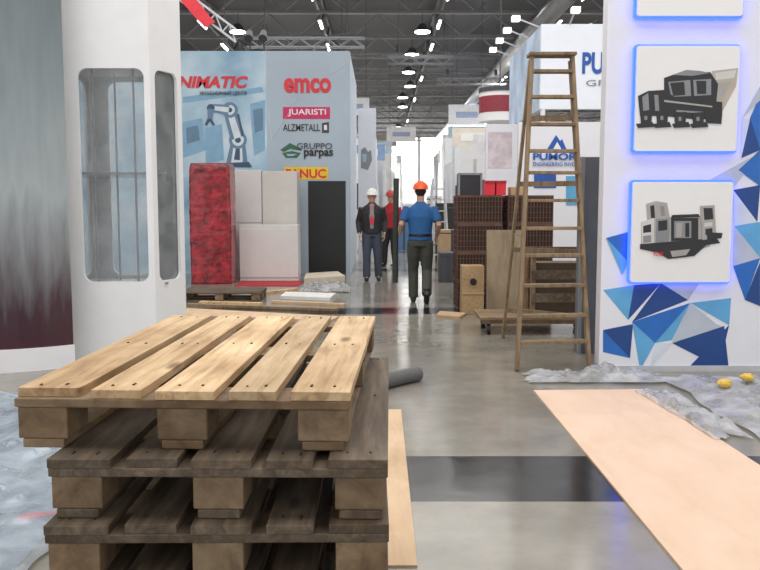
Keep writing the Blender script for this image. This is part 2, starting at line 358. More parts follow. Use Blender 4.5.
m.obj('carpet_roll',[mat('grey_carpet',(.13,.128,.125),.95,bump=.3,bscale=60),dgrey],label='short dark grey roll of carpet on the floor',cat='carpet roll')
# ---------------- right poster wall
pwt=thing('exhibition_wall',(3.3,7.2,0),'white exhibition wall with backlit machine pictures and blue triangles','exhibition wall')
M().box(1.918,4.8,7.15,7.3,0.05,3.8).obj('wall_panel',wwall,pwt)
M().box(1.918,4.8,7.13,7.3,0,.05).obj('plinth',lgrey,pwt)
DW=7.15
tcols=[mat('tri_navy',(.010,.06,.24),.4),mat('tri_blue',(.02,.15,.52),.4),mat('tri_sky',(.12,.40,.68),.4),mat('tri_grey',(.50,.55,.62),.4),mat('tri_pale',(.66,.71,.78),.4)]
T=[((603,290),(634,285),(628,320),2),((634,285),(661,283),(628,320),0),((661,283),(688,300),(632,322),0),((632,322),(690,303),(655,343),1),((661,283),(700,282),(688,300),3),
((603,330),(633,324),(630,358),0),((603,330),(630,358),(603,352),1),((632,322),(655,343),(640,370),2),((655,343),(690,303),(672,340),2),((690,303),(727,299),(700,320),4),((690,303),(724,330),(672,342),3),
((690,303),(731,298),(729,325),2),((724,326),(729,372),(672,343),0),((729,325),(718,372),(690,366),0),((700,318),(722,326),(672,343),3),((655,343),(672,343),(650,368),4),
((733,266),(760,258),(745,300),1),((745,300),(760,262),(760,306),0),((734,226),(760,258),(733,266),3),((734,226),(760,222),(760,258),2),((733,190),(760,185),(757,222),0),((733,190),(757,222),(734,226),4),
((709,180),(760,152),(733,188),3),((738,170),(760,150),(760,186),1),((742,118),(760,122),(741,158),4),((750,118),(760,95),(760,150),1),((741,158),(750,118),(760,150),0),((606,238),(628,232),(628,262),1),((606,238),(628,262),(622,275),2),((742,118),(760,86),(760,100),3)]
for k in range(5):
    m=M()
    for i,t in enumerate(T):
        if t[3]==k: m.pxpoly(t[:3],DW,.0015+.0002*i)
    if k in(0,1,2,4):
        ox=3.45+.28*k
        for zz in (.1,.75,1.5,2.2): m.prism([(ox,zz),(ox+.42,zz+.12),(ox+.2,zz+.5)],DW-.006-.0003*k,DW)
    m.obj('triangle_pattern',tcols[k],pwt,label=['navy','blue','sky blue','grey','pale grey'][k]+' triangle print')
glow=mat('blue_led_glow',(.02,.06,1.0),.3,emit=4.5)
pic=mat('white_picture_card',(.86,.85,.85),.3,var=.01)
gb=mat('lathe_grey',(.40,.38,.36),.4); bk2=mat('machine_black',(.018,.018,.02),.35); tan=mat('machine_beige',(.48,.42,.35),.4); lg2=mat('machine_light',(.62,.61,.59),.4)
def poster(x0,x1,y0,y1,kind):
    a=W(x0,y1,7.08); b=W(x1,y0,7.08)
    p=thing('backlit_picture',((a.x+b.x)/2,7.1,a.z),{0:'white square machine picture with blue light rim near the wall top',1:'white picture of a black grey machine with blue light rim',2:'white picture of a grey lathe with blue light rim'}[kind],'illuminated picture','backlit machine pictures')
    cx=(a.x+b.x)/2; cz=(a.z+b.z)/2; ww=b.x-a.x; hh=b.z-a.z
    v,f=holeplate([rrect(cx,cz,ww,hh,.02)],.03); m=M(); m.add([(q.x,7.085+q.z,q.y) for q in v],f); m.obj('picture_card',pic,p)
    v,f=holeplate([rrect(cx,cz,ww+.035,hh+.035,.03),rrect(cx,cz,ww-.03,hh-.03,.02)],.022); m=M(); m.add([(q.x,7.118+q.z,q.y) for q in v],f); m.obj('led_rim',glow,p)
    D=7.07
    m=M(); z=[0]
    def P(pts,mi):
        z[0]+=.0004; m.pxpoly(pts,D,.002+z[0],mi)
    if kind==1:  # 0 black 1 beige 2 midgrey 3 grey 4 light
        P([(712,71),(738,68),(736,86),(722,112),(706,104)],1)
        P([(715,73),(736,70),(734,78),(716,80)],4)
        P([(716,83),(731,82),(722,100),(714,100)],3)
        P([(664,78),(678,73),(710,72),(718,84),(716,104),(676,106),(664,98)],0)
        P([(668,82),(690,80),(691,96),(671,97)],2); P([(693,80),(711,79),(711,95),(694,96)],2)
        P([(670,83),(684,82),(685,95),(673,96)],0); P([(696,81),(706,81),(706,94),(697,94)],0)
        P([(672,75),(686,70),(700,71),(710,73),(692,76)],2)
        P([(638,96),(648,91),(664,90),(676,98),(722,102),(722,116),(700,120),(664,116),(640,116)],0)
        P([(642,97),(648,93),(649,110),(643,111)],2); P([(654,95),(658,95),(659,111),(655,111)],2)
        P([(664,100),(712,106),(712,107.5),(664,102)],3)
        P([(676,110),(704,112),(704,113.5),(676,112)],2)
        P([(704,110),(722,112),(721,124),(706,123)],0)
        for qx,qy in ((640,112),(656,112),(674,113),(692,113)):
            P([(qx,qy),(qx+12,qy-1),(qx+11,qy+12),(qx+1,qy+12)],0); P([(qx+4,qy+4),(qx+7,qy+4),(qx+7,qy+8),(qx+4,qy+8)],2)
        for qx in (636,653,672,690): P([(qx,124),(qx+16,122),(qx+18,127),(qx+2,128)],0)
    if kind==2:
        P([(641,222),(660,217),(706,217),(710,246),(694,252),(641,248)],3)
        P([(646,204),(656,201),(667,203),(670,219),(647,220)],3); P([(650,206),(654,205),(655,218),(651,218)],0); P([(660,206),(664,206),(665,216),(661,216)],2)
        P([(641,222),(654,218),(654,246),(642,247)],4); P([(643,226),(651,224),(651,232),(643,233)],0); P([(643,236),(651,235),(651,242),(643,243)],2)
        P([(656,219),(669,218),(669,244),(656,245)],2); P([(658,221),(667,220),(667,230),(658,231)],0)
        P([(671,218),(698,218),(698,240),(671,241)],0)
        P([(674,221),(691,221),(691,238),(674,238)],2); P([(676,223),(682,223),(681,237),(676,237)],3); P([(685,223),(689,223),(689,237),(685,237)],0)
        P([(672,215),(698,214),(700,217),(671,218)],0)
        P([(640,244),(716,238),(720,243),(654,252),(640,249)],0)
        P([(655,251),(706,245),(694,256),(668,259)],0); P([(670,251),(690,249),(686,255),(672,257)],3)
        P([(700,206),(714,205),(716,238),(702,240)],3); P([(703,208),(712,208),(713,219),(704,220)],0); P([(704,223),(712,222),(712,226),(704,227)],4); P([(705,229),(712,228),(712,234),(705,235)],0)
        P([(706,232),(722,233),(721,238),(707,240)],0)
        text('VS730',653,663,252,256,D-.014,red,p)
    if kind==0:
        P([(655,-60),(725,-62),(728,-8),(660,-5)],3); P([(670,-50),(700,-50),(700,-20),(670,-20)],0)
    m.obj('machine_print',[bk2,tan,mgrey,gb,lg2],p)
    m=M().beam((cx-ww*.35,7.1,cz),(cx-ww*.35,7.15,cz),.04,.04); m.beam((cx+ww*.35,7.1,cz),(cx+ww*.35,7.15,cz),.04,.04); m.obj('spacer',steel,p)
poster(637,746,-75,16,0); poster(634,740,46,151,1); poster(630,733,182,282,2)
pt=M().box(1.93,2.6,8.0,8.12,0,W(590,157,8.0).z); pt.box(1.925,1.96,7.97,8.0,0,W(590,157,8.0).z,1); pt.obj('partition',[mat('slate_panel',(.13,.14,.17),.5),mgrey],label='slate grey upright partition board behind the wall',cat='partition')
# ---------------- ladder
L0=G(517,371);R0=G(589,369);LT=W(532,55,7.62);RT=W(572,55,7.62); rL=G(503,338);rR=G(588,349)
lad=thing('step_ladder',((L0.x+R0.x)/2,7.7,0),'tall brown wooden folding step ladder standing open','ladder')
for a,b in ((L0,LT),(R0,RT)):
    a=Vector((a.x,a.y,0.005)); M().beam(a,b,.032,.075,ref=(0,1,0)).obj('side_rail',lw,lad,bevel=.003)
back=Vector((0,.075,-.04))
for a,b in ((rL,LT+back),(rR,RT+back)):
    a=Vector((a.x,a.y,0.005)); M().beam(a,b,.028,.055,ref=(0,1,0)).obj('rear_leg',lw,lad,bevel=.003)
ts=[(372-y)/317 for y in (344,318,288,258,231,203,175,153,126,98,72)]
for t in ts:
    a=L0.lerp(LT,t)+Vector((.01,0,0)); b=R0.lerp(RT,t)-Vector((.01,0,0)); b.z=a.z=(a.z+b.z)/2
    M().beam(a,b,.1,.028).obj('step',lw,lad,bevel=.003)
for t in (.12,.36,.6,.82):
    a=rL.lerp(LT+back,t); b=rR.lerp(RT+back,t); M().beam(a,b,.025,.05).obj('rear_brace',lw,lad)
M().box(LT.x-.03,RT.x+.03,LT.y-.07,LT.y+.12,LT.z-.01,LT.z+.018).obj('top_cap',lw,lad,bevel=.004)
a=L0.lerp(LT,.42);b=rL.lerp(LT+back,.42); M().beam(a,b,.006,.01).obj('spreader_bar',steel,lad)
# ---------------- showcase tower
K=1.09; SX=.02
tw=thing('display_tower',(-2.5,8.07,0),'tall white many-sided display tower with rounded glass windows','display cabinet')
fp=[(x*K+SX,y*K) for x,y in [(-2.72,7.0),(-1.93,7.0),(-1.765,7.4),(-1.93,7.8),(-2.72,7.8),(-2.885,7.4)]]
fr=M(); nF=len(fp); zc0=1.45+(0.80-1.45)*K; zc1=1.45+(2.58-1.45)*K
for i in range(nF):
    p=Vector(fp[i]+(0,));q=Vector(fp[(i+1)%nF]+(0,)); L=(q-p).length; ax=(q-p).normalized(); nn=Vector((ax.y,-ax.x,0))
    hw=.60 if L>.5 else L-.14
    off=.075 if i==0 else (-.075 if i==3 else 0)
    v,f=holeplate([[(0,0),(L,0),(L,4.5),(0,4.5)],rrect(L/2+off,(zc0+zc1)/2,hw,zc1-zc0,.085 if L>.5 else .075)],.03)
    fr.add([p+ax*c.x+Vector((0,0,c.y))+nn*(c.z-.015) for c in v],f)
    g=M(); vv=[p+ax*.03-nn*.034+Vector((0,0,.70)),q-ax*.03-nn*.034+Vector((0,0,.70)),q-ax*.03-nn*.034+Vector((0,0,2.76)),p+ax*.03-nn*.034+Vector((0,0,2.76))]
    vv+= [c-nn*.005 for c in vv]; g.add(vv,[(0,1,2,3),(7,6,5,4),(0,4,5,1),(1,5,6,2),(2,6,7,3),(3,7,4,0)]); g.obj('glass_pane',glass,tw)
fr.obj('frame',white,tw)
cxx=sum(x for x,y in fp)/6; cyy=sum(y for x,y in fp)/6
inner=[(x+(cxx-x)*.09,y+(cyy-y)*.11) for x,y in fp]
for nm,z0,z1,mt in (('base_deck',.66,.70,white),('glass_shelf',1.72,1.735,glass),('top_deck',2.73,2.76,white)):
    M().vprism(inner,z0,z1).obj(nm,mt,tw)
for x,y in ((-2.66,7.78),(-2.28,7.78),(-2.60,8.25),(-2.22,8.25)): M().cyl((x,y,.70),(x,y,2.73),.010).obj('shelf_post',mgrey,tw)
for z in (1.735,.705):
    M().box(-2.9,-2.0,7.765,7.785,z,z+.02).obj('shelf_rail',mgrey,tw)
def arcpts(cx,cy,r,a0,a1,n=24): return [(cx+r*math.cos(math.radians(a0+(a1-a0)*i/n)),cy+r*math.sin(math.radians(a0+(a1-a0)*i/n))) for i in range(n+1)]
cw=thing('curved_stand_wall',(-3.6,7.3,0),'curved glossy grey stand wall, maroon reflection painted on its lower part, white plinth','exhibition wall')
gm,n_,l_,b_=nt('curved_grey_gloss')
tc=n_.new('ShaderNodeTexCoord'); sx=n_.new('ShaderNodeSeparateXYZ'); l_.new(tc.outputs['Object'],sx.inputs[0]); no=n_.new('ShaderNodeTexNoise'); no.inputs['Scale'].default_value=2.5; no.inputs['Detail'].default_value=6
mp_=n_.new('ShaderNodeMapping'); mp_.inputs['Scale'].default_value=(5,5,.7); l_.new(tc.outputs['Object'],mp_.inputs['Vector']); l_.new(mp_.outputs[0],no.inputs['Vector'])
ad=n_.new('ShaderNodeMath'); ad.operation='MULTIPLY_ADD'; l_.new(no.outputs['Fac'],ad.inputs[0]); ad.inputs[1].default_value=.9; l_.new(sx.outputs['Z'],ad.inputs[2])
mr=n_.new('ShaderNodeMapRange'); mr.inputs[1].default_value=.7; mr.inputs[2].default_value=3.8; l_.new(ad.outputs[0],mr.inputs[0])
cr=n_.new('ShaderNodeValToRGB'); e=cr.color_ramp.elements; e[0].position=0; e[0].color=(.055,.012,.02,1); e[1].position=1; e[1].color=(.15,.18,.19,1)  # dark red reflection near the bottom is painted into this height ramp
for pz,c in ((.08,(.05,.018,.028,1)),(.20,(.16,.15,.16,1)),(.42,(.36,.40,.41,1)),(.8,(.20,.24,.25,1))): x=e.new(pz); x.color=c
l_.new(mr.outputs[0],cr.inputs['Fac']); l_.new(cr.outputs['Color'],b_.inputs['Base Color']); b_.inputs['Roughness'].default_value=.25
cc=(-3.79,8.59)
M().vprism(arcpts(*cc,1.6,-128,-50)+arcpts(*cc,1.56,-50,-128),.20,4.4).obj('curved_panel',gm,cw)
M().vprism(arcpts(*cc,1.63,-128,-50)+arcpts(*cc,1.52,-50,-128),0.0,.20).obj('plinth',white,cw)
M().vprism(arcpts(*cc,1.95,-128,-72)+arcpts(*cc,1.66,-72,-128),0,.012).obj('carpet_strip',mat('dark_red_carpet',(.16,.01,.02),.9),None,label='dark red carpet strip around the curved wall',cat='carpet')
# ---------------- left booth wall
bt=thing('exhibition_booth',(-3.8,17.6,0),'pale blue booth wall covered with company names and machine photo','exhibition booth')
D=17.5; xr=W(350,150,D).x; zt=W(300,51,D).z; xm=W(267,150,D).x
def bluephoto():
    m,n,l,b=nt('blue_photo_print'); tc=n.new('ShaderNodeTexCoord'); no=n.new('ShaderNodeTexNoise'); no.inputs['Scale'].default_value=.9; no.inputs['Detail'].default_value=6; l.new(tc.outputs['Object'],no.inputs['Vector'])
    cr=n.new('ShaderNodeValToRGB'); e=cr.color_ramp.elements; e[0].position=.32; e[0].color=(.16,.33,.50,1); e[1].position=.68; e[1].color=(.66,.77,.85,1); x=e.new(.5); x.color=(.40,.57,.70,1)
    l.new(no.outputs['Fac'],cr.inputs['Fac']); l.new(cr.outputs['Color'],b.inputs['Base Color']); b.inputs['Roughness'].default_value=.45; return m
M().box(-7.5,xm,D,D+.12,0,zt).obj('photo_panel',bluephoto(),bt)
M().box(xm,xr,D,D+.12,0,zt).obj('name_panel',mat('name_panel_blue',(.42,.50,.58),.45,var=.06,scale=.8),bt)
M().box(xr-.12,xr,D+.12,22.5,0,zt).obj('side_panel',mat('side_panel_pale',(.62,.70,.80),.45),bt)
a=W(308,181,D);b=W(346,262,D); M().box(a.x,b.x,D-.01,D,0,a.z).obj('doorway',black,bt)
m=M()
for (p,q) in [((268,60),(300,95)),((300,95),(350,62)),((300,95),(272,140)),((335,52),(350,92)),((350,130),(330,165)),((268,150),(290,176)),((330,95),(349,120)),((272,140),(268,110))]:
    m.beam(W(*p,D-.004),W(*q,D-.004),.012,.004)
m.obj('line_pattern',mat('line_print',(.58,.66,.74),.5),bt)
m=M(); zc_=[0]
def P(pts,mi):
    zc_[0]+=.0008; m.pxpoly(pts,D,.003+zc_[0],mi)
def Cc(cx,cy,r,mi): P([(cx+r*math.cos(2*math.pi*i/14),cy+r*math.sin(2*math.pi*i/14)) for i in range(14)],mi)
def Lk(x0,y0,x1,y1,w0,w1,mi):
    dx,dy=x1-x0,y1-y0; L=math.hypot(dx,dy); nx,ny=-dy/L,dx/L
    P([(x0+nx*w0,y0+ny*w0),(x1+nx*w1,y1+ny*w1),(x1-nx*w1,y1-ny*w1),(x0-nx*w0,y0-ny*w0)],mi)
P([(183,97),(262,87),(264,92),(183,103)],1); P([(183,122),(202,118),(206,150),(183,158)],1); P([(250,104),(265,100),(265,150),(254,156)],1)
P([(205,128),(222,124),(224,160),(206,164)],1); P([(186,128),(198,125),(200,140),(187,144)],3); P([(253,110),(263,108),(263,130),(255,133)],3)
Lk(237,165,238,142,11,7,3); Lk(237,164,238,143,6,4,0); Lk(237,160,238,148,3,2,2)
Cc(238,140,9,3); Cc(238,140,6,0); Cc(238,140,3,2)
Lk(238,138,230,112,7.5,6,3); Lk(238,138,230,112,3.6,3,0); Lk(243,136,238,114,1,1,2)
Cc(230,110,8,3); Cc(230,110,5,0); Cc(230,110,2.5,2)
Lk(229,110,213,108,5,4,3); Lk(229,110,213,108,2.6,2.0,0)
Cc(211,108,4,2); Lk(211,109,210,120,3,2.2,3); Lk(209,119,206,125,1.4,1,2); Lk(210,119,214,125,1.4,1,2)
P([(226,163),(249,162),(252,167),(224,167)],2)
m.obj('robot_print',[mat('print_white',(.68,.75,.82),.5),mat('print_blue',(.24,.43,.60),.5),mat('print_dark',(.05,.09,.16),.5),mat('print_slate',(.14,.24,.36),.5)],bt)
text('UNIMATIC',167,248,76,88,D-.012,red,bt,bold=.04,shear=.22)
text('ИНЖЕНЕРНЫЙ ЦЕНТР',200,247,90.3,95.6,D-.03,dgrey,bt,bold=.01)
text('emco',284,331,78,93,D-.01,red,bt,bold=.035)
m=M(); m.pxpoly([(283,107),(330,107),(330,119),(283,119)],D-.003,.003); m.obj('name_plate',mat('crimson_plate',(.6,.02,.12),.4),bt)
text('JUARISTI',288,326,109,116.5,D-.01,white,bt,bold=.015)
text('ALZMETALL',283,320,124,131,D-.01,dgrey,bt,bold=.01)
m=M(); m.pxpoly([(322,123),(329,122),(329,133),(322,133)],D-.003,.003); m.pxpoly([(324,125),(327,125),(327,130),(324,130)],D-.006,.003,1); m.obj('logo_mark',[dgrey,white],bt)
text('GRUPPO',297,332,143,149,D-.02,dgrey,bt); text('parpas',304,333,150,158.5,D-.02,black,bt,bold=.02)
m=M(); m.pxpoly([(280,150),(290,143),(300,148),(302,151),(290,149),(284,152)],D-.003,.003); m.pxpoly([(282,153),(292,151),(301,153),(297,158),(286,158)],D-.003,.005); m.pxpoly([(286,154),(297,154),(293,156),(288,156)],D-.01,.003,1); m.obj('logo_mark',[mat('dark_green',(.04,.14,.08),.5),paleb],bt)
m=M(); m.pxpoly([(284,167),(328,167),(328,179.5),(284,179.5)],D-.003,.003); m.obj('name_plate',mat('yellow_plate',(.85,.60,.02),.4),bt)
text('FANUC',286,326,169,178,D-.01,red,bt,bold=.025)
sp=thing('spotlight',(W(250,48,D).x,D+.05,zt),'small dark spotlight on an arm on the booth wall','spotlight','booth wall spotlights')
M().beam((0,0,0),(0,-.1,.3),.03,.03).obj('arm',dgrey,sp,local=True); M().cyl((0,-.22,.22),(0,-.05,.38),.09,.06).obj('lamp_head',dgrey,sp,local=True)
dup(sp,(W(264,48,D).x,D+.05,zt)); 
ht=thing('lighting_truss',(W(200,20,24).x,24,W(200,20,24).z),'white hanging lighting truss with a red banner','lighting truss')
m=M(); a=W(140,-30,24); b=W(236,42,24)
for dz in (0,.35): m.beam(a+Vector((0,0,dz)),b+Vector((0,0,dz)),.06,.06)
for i in range(14): m.beam(a.lerp(b,i/14)+Vector((0,0,.35*(i%2))),a.lerp(b,(i+1)/14)+Vector((0,0,.35*((i+1)%2))),.03,.03)
m.obj('truss_frame',lgrey,ht)
a=W(192,5,24);b=W(212,23,24); m=M(); m.prism([(a.x-.3,a.z+.1),(a.x,a.z+.3),(b.x+.1,b.z),(b.x-.2,b.z-.15)],23.9,23.93); m.obj('banner',red,ht)
m=M(); m.beam(W(170,-8,24),W(170,-8,24)+Vector((0,0,4.0)),.02,.02); m.obj('suspension_cable',dgrey,ht)
m=M(); m.beam(W(225,34,24),Vector((W(225,34,24).x,24,12)),.02,.02); m.obj('suspension_cable',dgrey,ht)
def cabinet(x0,x1,y0,y1,z1,label,doors,mt=white,handle=True):
    c=thing('cabinet',((x0+x1)/2,(y0+y1)/2,0),label,'cabinet')
    M().box(x0,x1,y0+.02,y1,0,z1).obj('body',mt,c,bevel=.005)
    for (u0,u1,v0,v1) in doors:
        M().box(x0+(x1-x0)*u0+.004,x0+(x1-x0)*u1-.004,y0,y0+.019,v0+.006,v1-.006).obj('door',mt,c,bevel=.003)
    return c
q=lambda px,d:(px-380)*d/822
cream=mat('cream_laminate',(.62,.60,.57),.45,var=.03)
wh2=mat('off_white_laminate',(.68,.67,.66),.45,var=.03)
z170=W(250,170,16.4).z
cabinet(q(231,16.4),q(263,16.4),16.4,17.0,z170,'tall white cabinet beside the red wrapped stack',[(0,1,.08,1.1),(0,1,1.1,z170)],mt=wh2)
cabinet(q(263.5,16.4),q(298,16.4),16.4,17.0,z170-.02,'tall cream cabinet behind a white counter',[(0,1,1.05,z170-.02)],mt=cream)
cabinet(q(241,15.9),q(299,15.9),15.8,16.3,W(250,225,15.8).z,'low white counter cabinet beside the booth wall',[(0,1,.06,1.0)],mt=wh2)
def wrapped(px0,px1,py0,d,dep,mt,label):
    x0=q(px0,d);x1=q(px1,d);z1=W(px0,py0,d).z; m=M(); n=80; vs=[];fs=[]
    per=[]; rx=(x1-x0)/2; cx=(x0+x1)/2; cy=d+dep/2; N=80
    for k in range(N):
        a=2*math.pi*k/N; e=.13
        per.append((math.copysign(abs(math.cos(a))**e,math.cos(a)),math.copysign(abs(math.sin(a))**e,math.sin(a)),a))
    for j in range(n+1):
        z=z1*j/n; tt=j/n
        for (ax,ay,an) in per:
            r=1+.025*noise.noise(Vector((ax*2,ay*2,z*1.5)))+.03*abs(noise.noise(Vector((an*3,z*12,1))))-.05*max(0,tt-.96)/.04-(.02 if tt>.62 else 0)
            vs.append((cx+ax*rx*r,cy+ay*dep/2*r,z))
    for j in range(n):
        for i in range(N): fs.append((j*N+i,j*N+(i+1)%N,(j+1)*N+(i+1)%N,(j+1)*N+i))
    fs.append(tuple(range(n*N,n*N+N))); fs.append(tuple(range(N))[::-1])
    m.add(vs,fs); m.obj('wrapped_stack',mt,label=label,cat='wrapped goods',smooth=True)
wrapped(191,232,163,15.2,.6,mat('red_stretch_film',(.30,.02,.03),.25,var=.6,scale=6,bump=.8,bscale=14,coat=.4),'tall stack of goods wrapped in red stretch film')
M().box(q(236,15.0),q(300,15.0),14.75,15.75,0,.012).obj('floor_carpet',mat('bright_red_carpet',(.42,.03,.04),.9),label='red carpet piece in front of the white counter',cat='carpet')
s2=thing('exhibition_banner',(q(367,21),21.1,0),'white upright banner with a pale machine picture','banner')
M().box(q(358.5,21),q(376,21),21,21.15,0,W(366,108,21).z).obj('banner_panel',mat('banner_white',(.76,.78,.84),.4,var=.03),s2)
m=M(); m.pxpoly([(361,150),(365,147),(368,152),(371,150),(372,160),(368,170),(361,168)],21,.01,0); m.pxpoly([(362,154),(367,154),(366,162),(363,162)],21,.015,1); m.obj('machine_print',[mgrey,paleb],s2)
# lumber, boards at left
a=G(186,314);b=G(330,321); M().vprism([(a.x,a.y-.2),(b.x,b.y-.1),(b.x+.1,b.y+.3),(a.x-.1,a.y+.5)],0,.02).obj('plywood_sheet',ply,label='worn plywood sheet lying on the floor near a pallet',cat='plywood')
for i,(p,r) in enumerate((((188,306),(338,311)),((272,303),(345,306)),((200,303.5),(262,305)),((262,294),(300,290)))):
    a=G(*p);b=G(*r); z=.019
    M().beam(Vector((a.x,a.y,z)),Vector((b.x,b.y,z)),.09,.035).obj('plank',[lw,ply,pw,pw][i],label='loose wooden plank lying on the floor',cat='plank',group='loose planks by the aisle')
def sheet(pts,h,mt,label,name='cardboard_sheet',cat='cardboard'):
    M().vprism([(G(*p).x,G(*p).y) for p in pts],.001,h).obj(name,mt,label=label,cat=cat)
sheet([(304,284),(345,281),(338,276),(306,278)],.10,mat('pale_card',(.62,.55,.45),.8),'pile of flattened pale cardboard by the booth')
sheet([(280,299),(330,301),(336,296),(286,294.5)],.05,mat('white_paper',(.7,.7,.68),.7),'white wrapping foam sheet on the floor','foam_sheet','packing foam')
sheet([(436,317),(460,319),(466,315),(440,313)],.03,card,'flat piece of cardboard near the crates')
filmobj((G(325,290).x,G(325,290).y,0),.42,.42,.22,5,'crumpled white film beside the aisle',mt=film)
# ---------------- crates
cm=mat('brown_grid_plastic',(.115,.056,.038),.55,var=.2); cmd=mat('brown_dark',(.035,.018,.013),.7)
def crate(x,y,z,w_,h_,d_,label):
    c=thing('crate',(x,y,z),label,'crate','stacked brown crates')
    M().box(-w_/2+.012,w_/2-.012,-d_/2+.012,d_/2-.012,.01,h_-.02).obj('liner',cmd,c,local=True)
    m=M(); nx=14
    for s in (-1,1):
        yy=s*(d_/2-.006)
        for i in range(nx+1):
            xx=-w_/2+.006+i*(w_-.012)/nx; m.box(xx-.005,xx+.005,yy-.006,yy+.006,0,h_)
        for j in range(6):
            zz=.01+j*(h_-.02)/5; t=.02 if j in(0,5) else .004; m.box(-w_/2,w_/2,yy-.007,yy+.007,max(0,zz-t),min(h_,zz+t))
        xx=s*(w_/2-.006)
        for i in range(12):
            yy2=-d_/2+.006+i*(d_-.012)/11; m.box(xx-.006,xx+.006,yy2-.005,yy2+.005,0,h_)
        for j in range(6):
            zz=.01+j*(h_-.02)/5; t=.02 if j in(0,5) else .004; m.box(xx-.007,xx+.007,-d_/2,d_/2,max(0,zz-t),min(h_,zz+t))
    m.obj('grid_shell',cm,c,local=True); return c
c0=crate(q(480,11.4),11.75,0,.62,.395,.6,'reddish brown grid-sided crate in a stack')
for i in range(1,4): dup(c0,(q(480,11.4)+random.uniform(-.015,.015),11.75,i*.396))
for i in range(4): dup(c0,(q(530,11.4),11.75+random.uniform(-.02,.02),i*.396))
for px in (489,500):
    b=M().box(q(px-5,11.5),q(px+4.5,11.5),11.5,11.75,1.585,1.585+.19); b.box(q(px-5.3,11.5),q(px+4.8,11.5),11.49,11.76,1.755,1.785,1); b.obj('storage_box',[red,mat('lid_red',(.45,.02,.03),.4)],label='small red storage box on top of the crates',cat='box',group='red boxes on the crates')
M().box(q(509,11.6),q(524,11.6),11.6,11.85,1.585,1.70).obj('cardboard_box',card,bevel=.004,label='small brown cardboard box on top of the crates',cat='box')
ec=thing('equipment_case',(q(466,13),13.2,0),'tall black flight case with metal edges','flight case')
z0=W(466,173,13).z
M().box(q(458,13),q(480,13),13,13.4,.1,z0).obj('case_body',mat('case_black',(.03,.03,.035),.4),ec,bevel=.01)
m=M()
for px in (458,480): m.box(q(px,13)-.015,q(px,13)+.015,12.985,13.0,.1,z0)
for z in (.1,.9,z0-.02): m.box(q(458,13),q(480,13),12.985,13.0,z-.012,z+.012)
m.obj('metal_edge',mgrey,ec)
for px in (460,478): M().cyl((q(px,13)-.02,13.1,.05),(q(px,13)+.02,13.1,.05),.05).obj('wheel',black,ec)
bx=thing('wooden_box',(q(472,10.9),11.05,0),'small pale wooden box with a dark round hole','box')
a=q(462,10.9);b=q(484,10.9); zt2=W(470,266,10.9).z
M().box(a,b,10.9,11.2,0,zt2).obj('box_body',wood('box_wood',(.40,.25,.12),(.54,.37,.2),(.62,.44,.25),knots=False),bx,bevel=.005)
M().cyl(((a+b)/2,10.885,zt2*.68),((a+b)/2,10.9,zt2*.68),.045,n=24).obj('hole',black,bx)
M().box(a-.004,b+.004,10.89,10.9,zt2*.42,zt2*.45).obj('edge_strip',card,bx)
a=q(486,10.3);b=q(520,10.3); zz=W(500,230,10.3).z
m=M(); m.add([(a,10.2,0),(b,10.2,0),(b,10.225,0),(a,10.225,0),(a,10.3,zz),(b,10.3,zz),(b,10.325,zz),(a,10.325,zz)],[(0,3,2,1),(4,5,6,7),(0,1,5,4),(1,2,6,5),(2,3,7,6),(3,0,4,7)])
m.obj('plywood_sheet',wood('grey_ply',(.22,.17,.11),(.32,.25,.165),(.39,.315,.21),sc3=(4,4,.8),knots=False),label='upright greyish plywood sheet leaning by crates',cat='plywood')
tr=thing('wooden_trolley',(q(540,9.4),9.5,0),'low wooden platform trolley carrying a slatted frame','trolley')
x0=q(478,9.4);x1=q(592,9.4)
m=M(); 
for i in range(5): m.box(x0,x1,9.15+i*.15,9.28+i*.15,.17,.20)
m.obj('platform',wood('trolley_wood',(.14,.09,.05),(.28,.19,.11),(.36,.26,.16),sc3=(1.2,12,12)),tr)
M().box(x0+.03,x1-.03,9.2,9.26,.12,.169).obj('bearer',bw,tr); M().box(x0+.03,x1-.03,9.7,9.76,.12,.169).obj('bearer',bw,tr)
for x in (x0+.1,x1-.1):
    for y in (9.23,9.73): M().cyl((x-.02,y,.06),(x+.02,y,.06),.06,n=18).obj('wheel',black,tr)
xf0=q(527,9.5); xf1=q(588,9.5)
for x in (xf0,xf1-.05):
    for y in (9.25,9.7): M().box(x,x+.05,y,y+.05,.2,.92).obj('post',lw,tr)
for z in (.36,.62,.86):
    M().box(xf0,xf1,9.23,9.248,z,z+.1).obj('slat',dw,tr); M().box(xf0,xf1,9.752,9.77,z,z+.1).obj('slat',dw,tr)
M().box(xf0+.06,xf1-.06,9.32,9.68,.201,.8).obj('load_box',mat('brown_load',(.11,.075,.05),.7),tr)
# ---------------- right booth with fascia
rb=thing('exhibition_booth',(3.6,16,0),'white booth with tall fascia and blue company lettering','exhibition booth')
xa=W(541,60,15).x; za=W(541,24,15).z; zb=W(560,109,15).z
fm=mat('fascia_white',(.78,.81,.88),.4,emit=.12,var=.02)  # faint glow put into the fascia colour, the panel is no lamp
M().box(xa,6.2,15,15.1,zb,za).obj('fascia',fm,rb)
M().box(xa,xa+.1,15.1,18.6,zb,za).obj('side_fascia',mat('fascia_blue',(.46,.58,.78),.4,var=.4,scale=1.6,emit=.08),rb)  # side fascia also carries a faint added glow
for y in (15.05,18.5): M().cyl((xa+.06,y,0),(xa+.06,y,zb),.045).obj('support_post',white,rb)
M().box(xa+1.2,6.2,17.6,17.7,0,zb).obj('back_panel',white,rb)
text('PUMORI',582,650,52,74,14.99,blue,rb,bold=.03); text('GROUP',586,640,80,86,14.99,mgrey,rb)
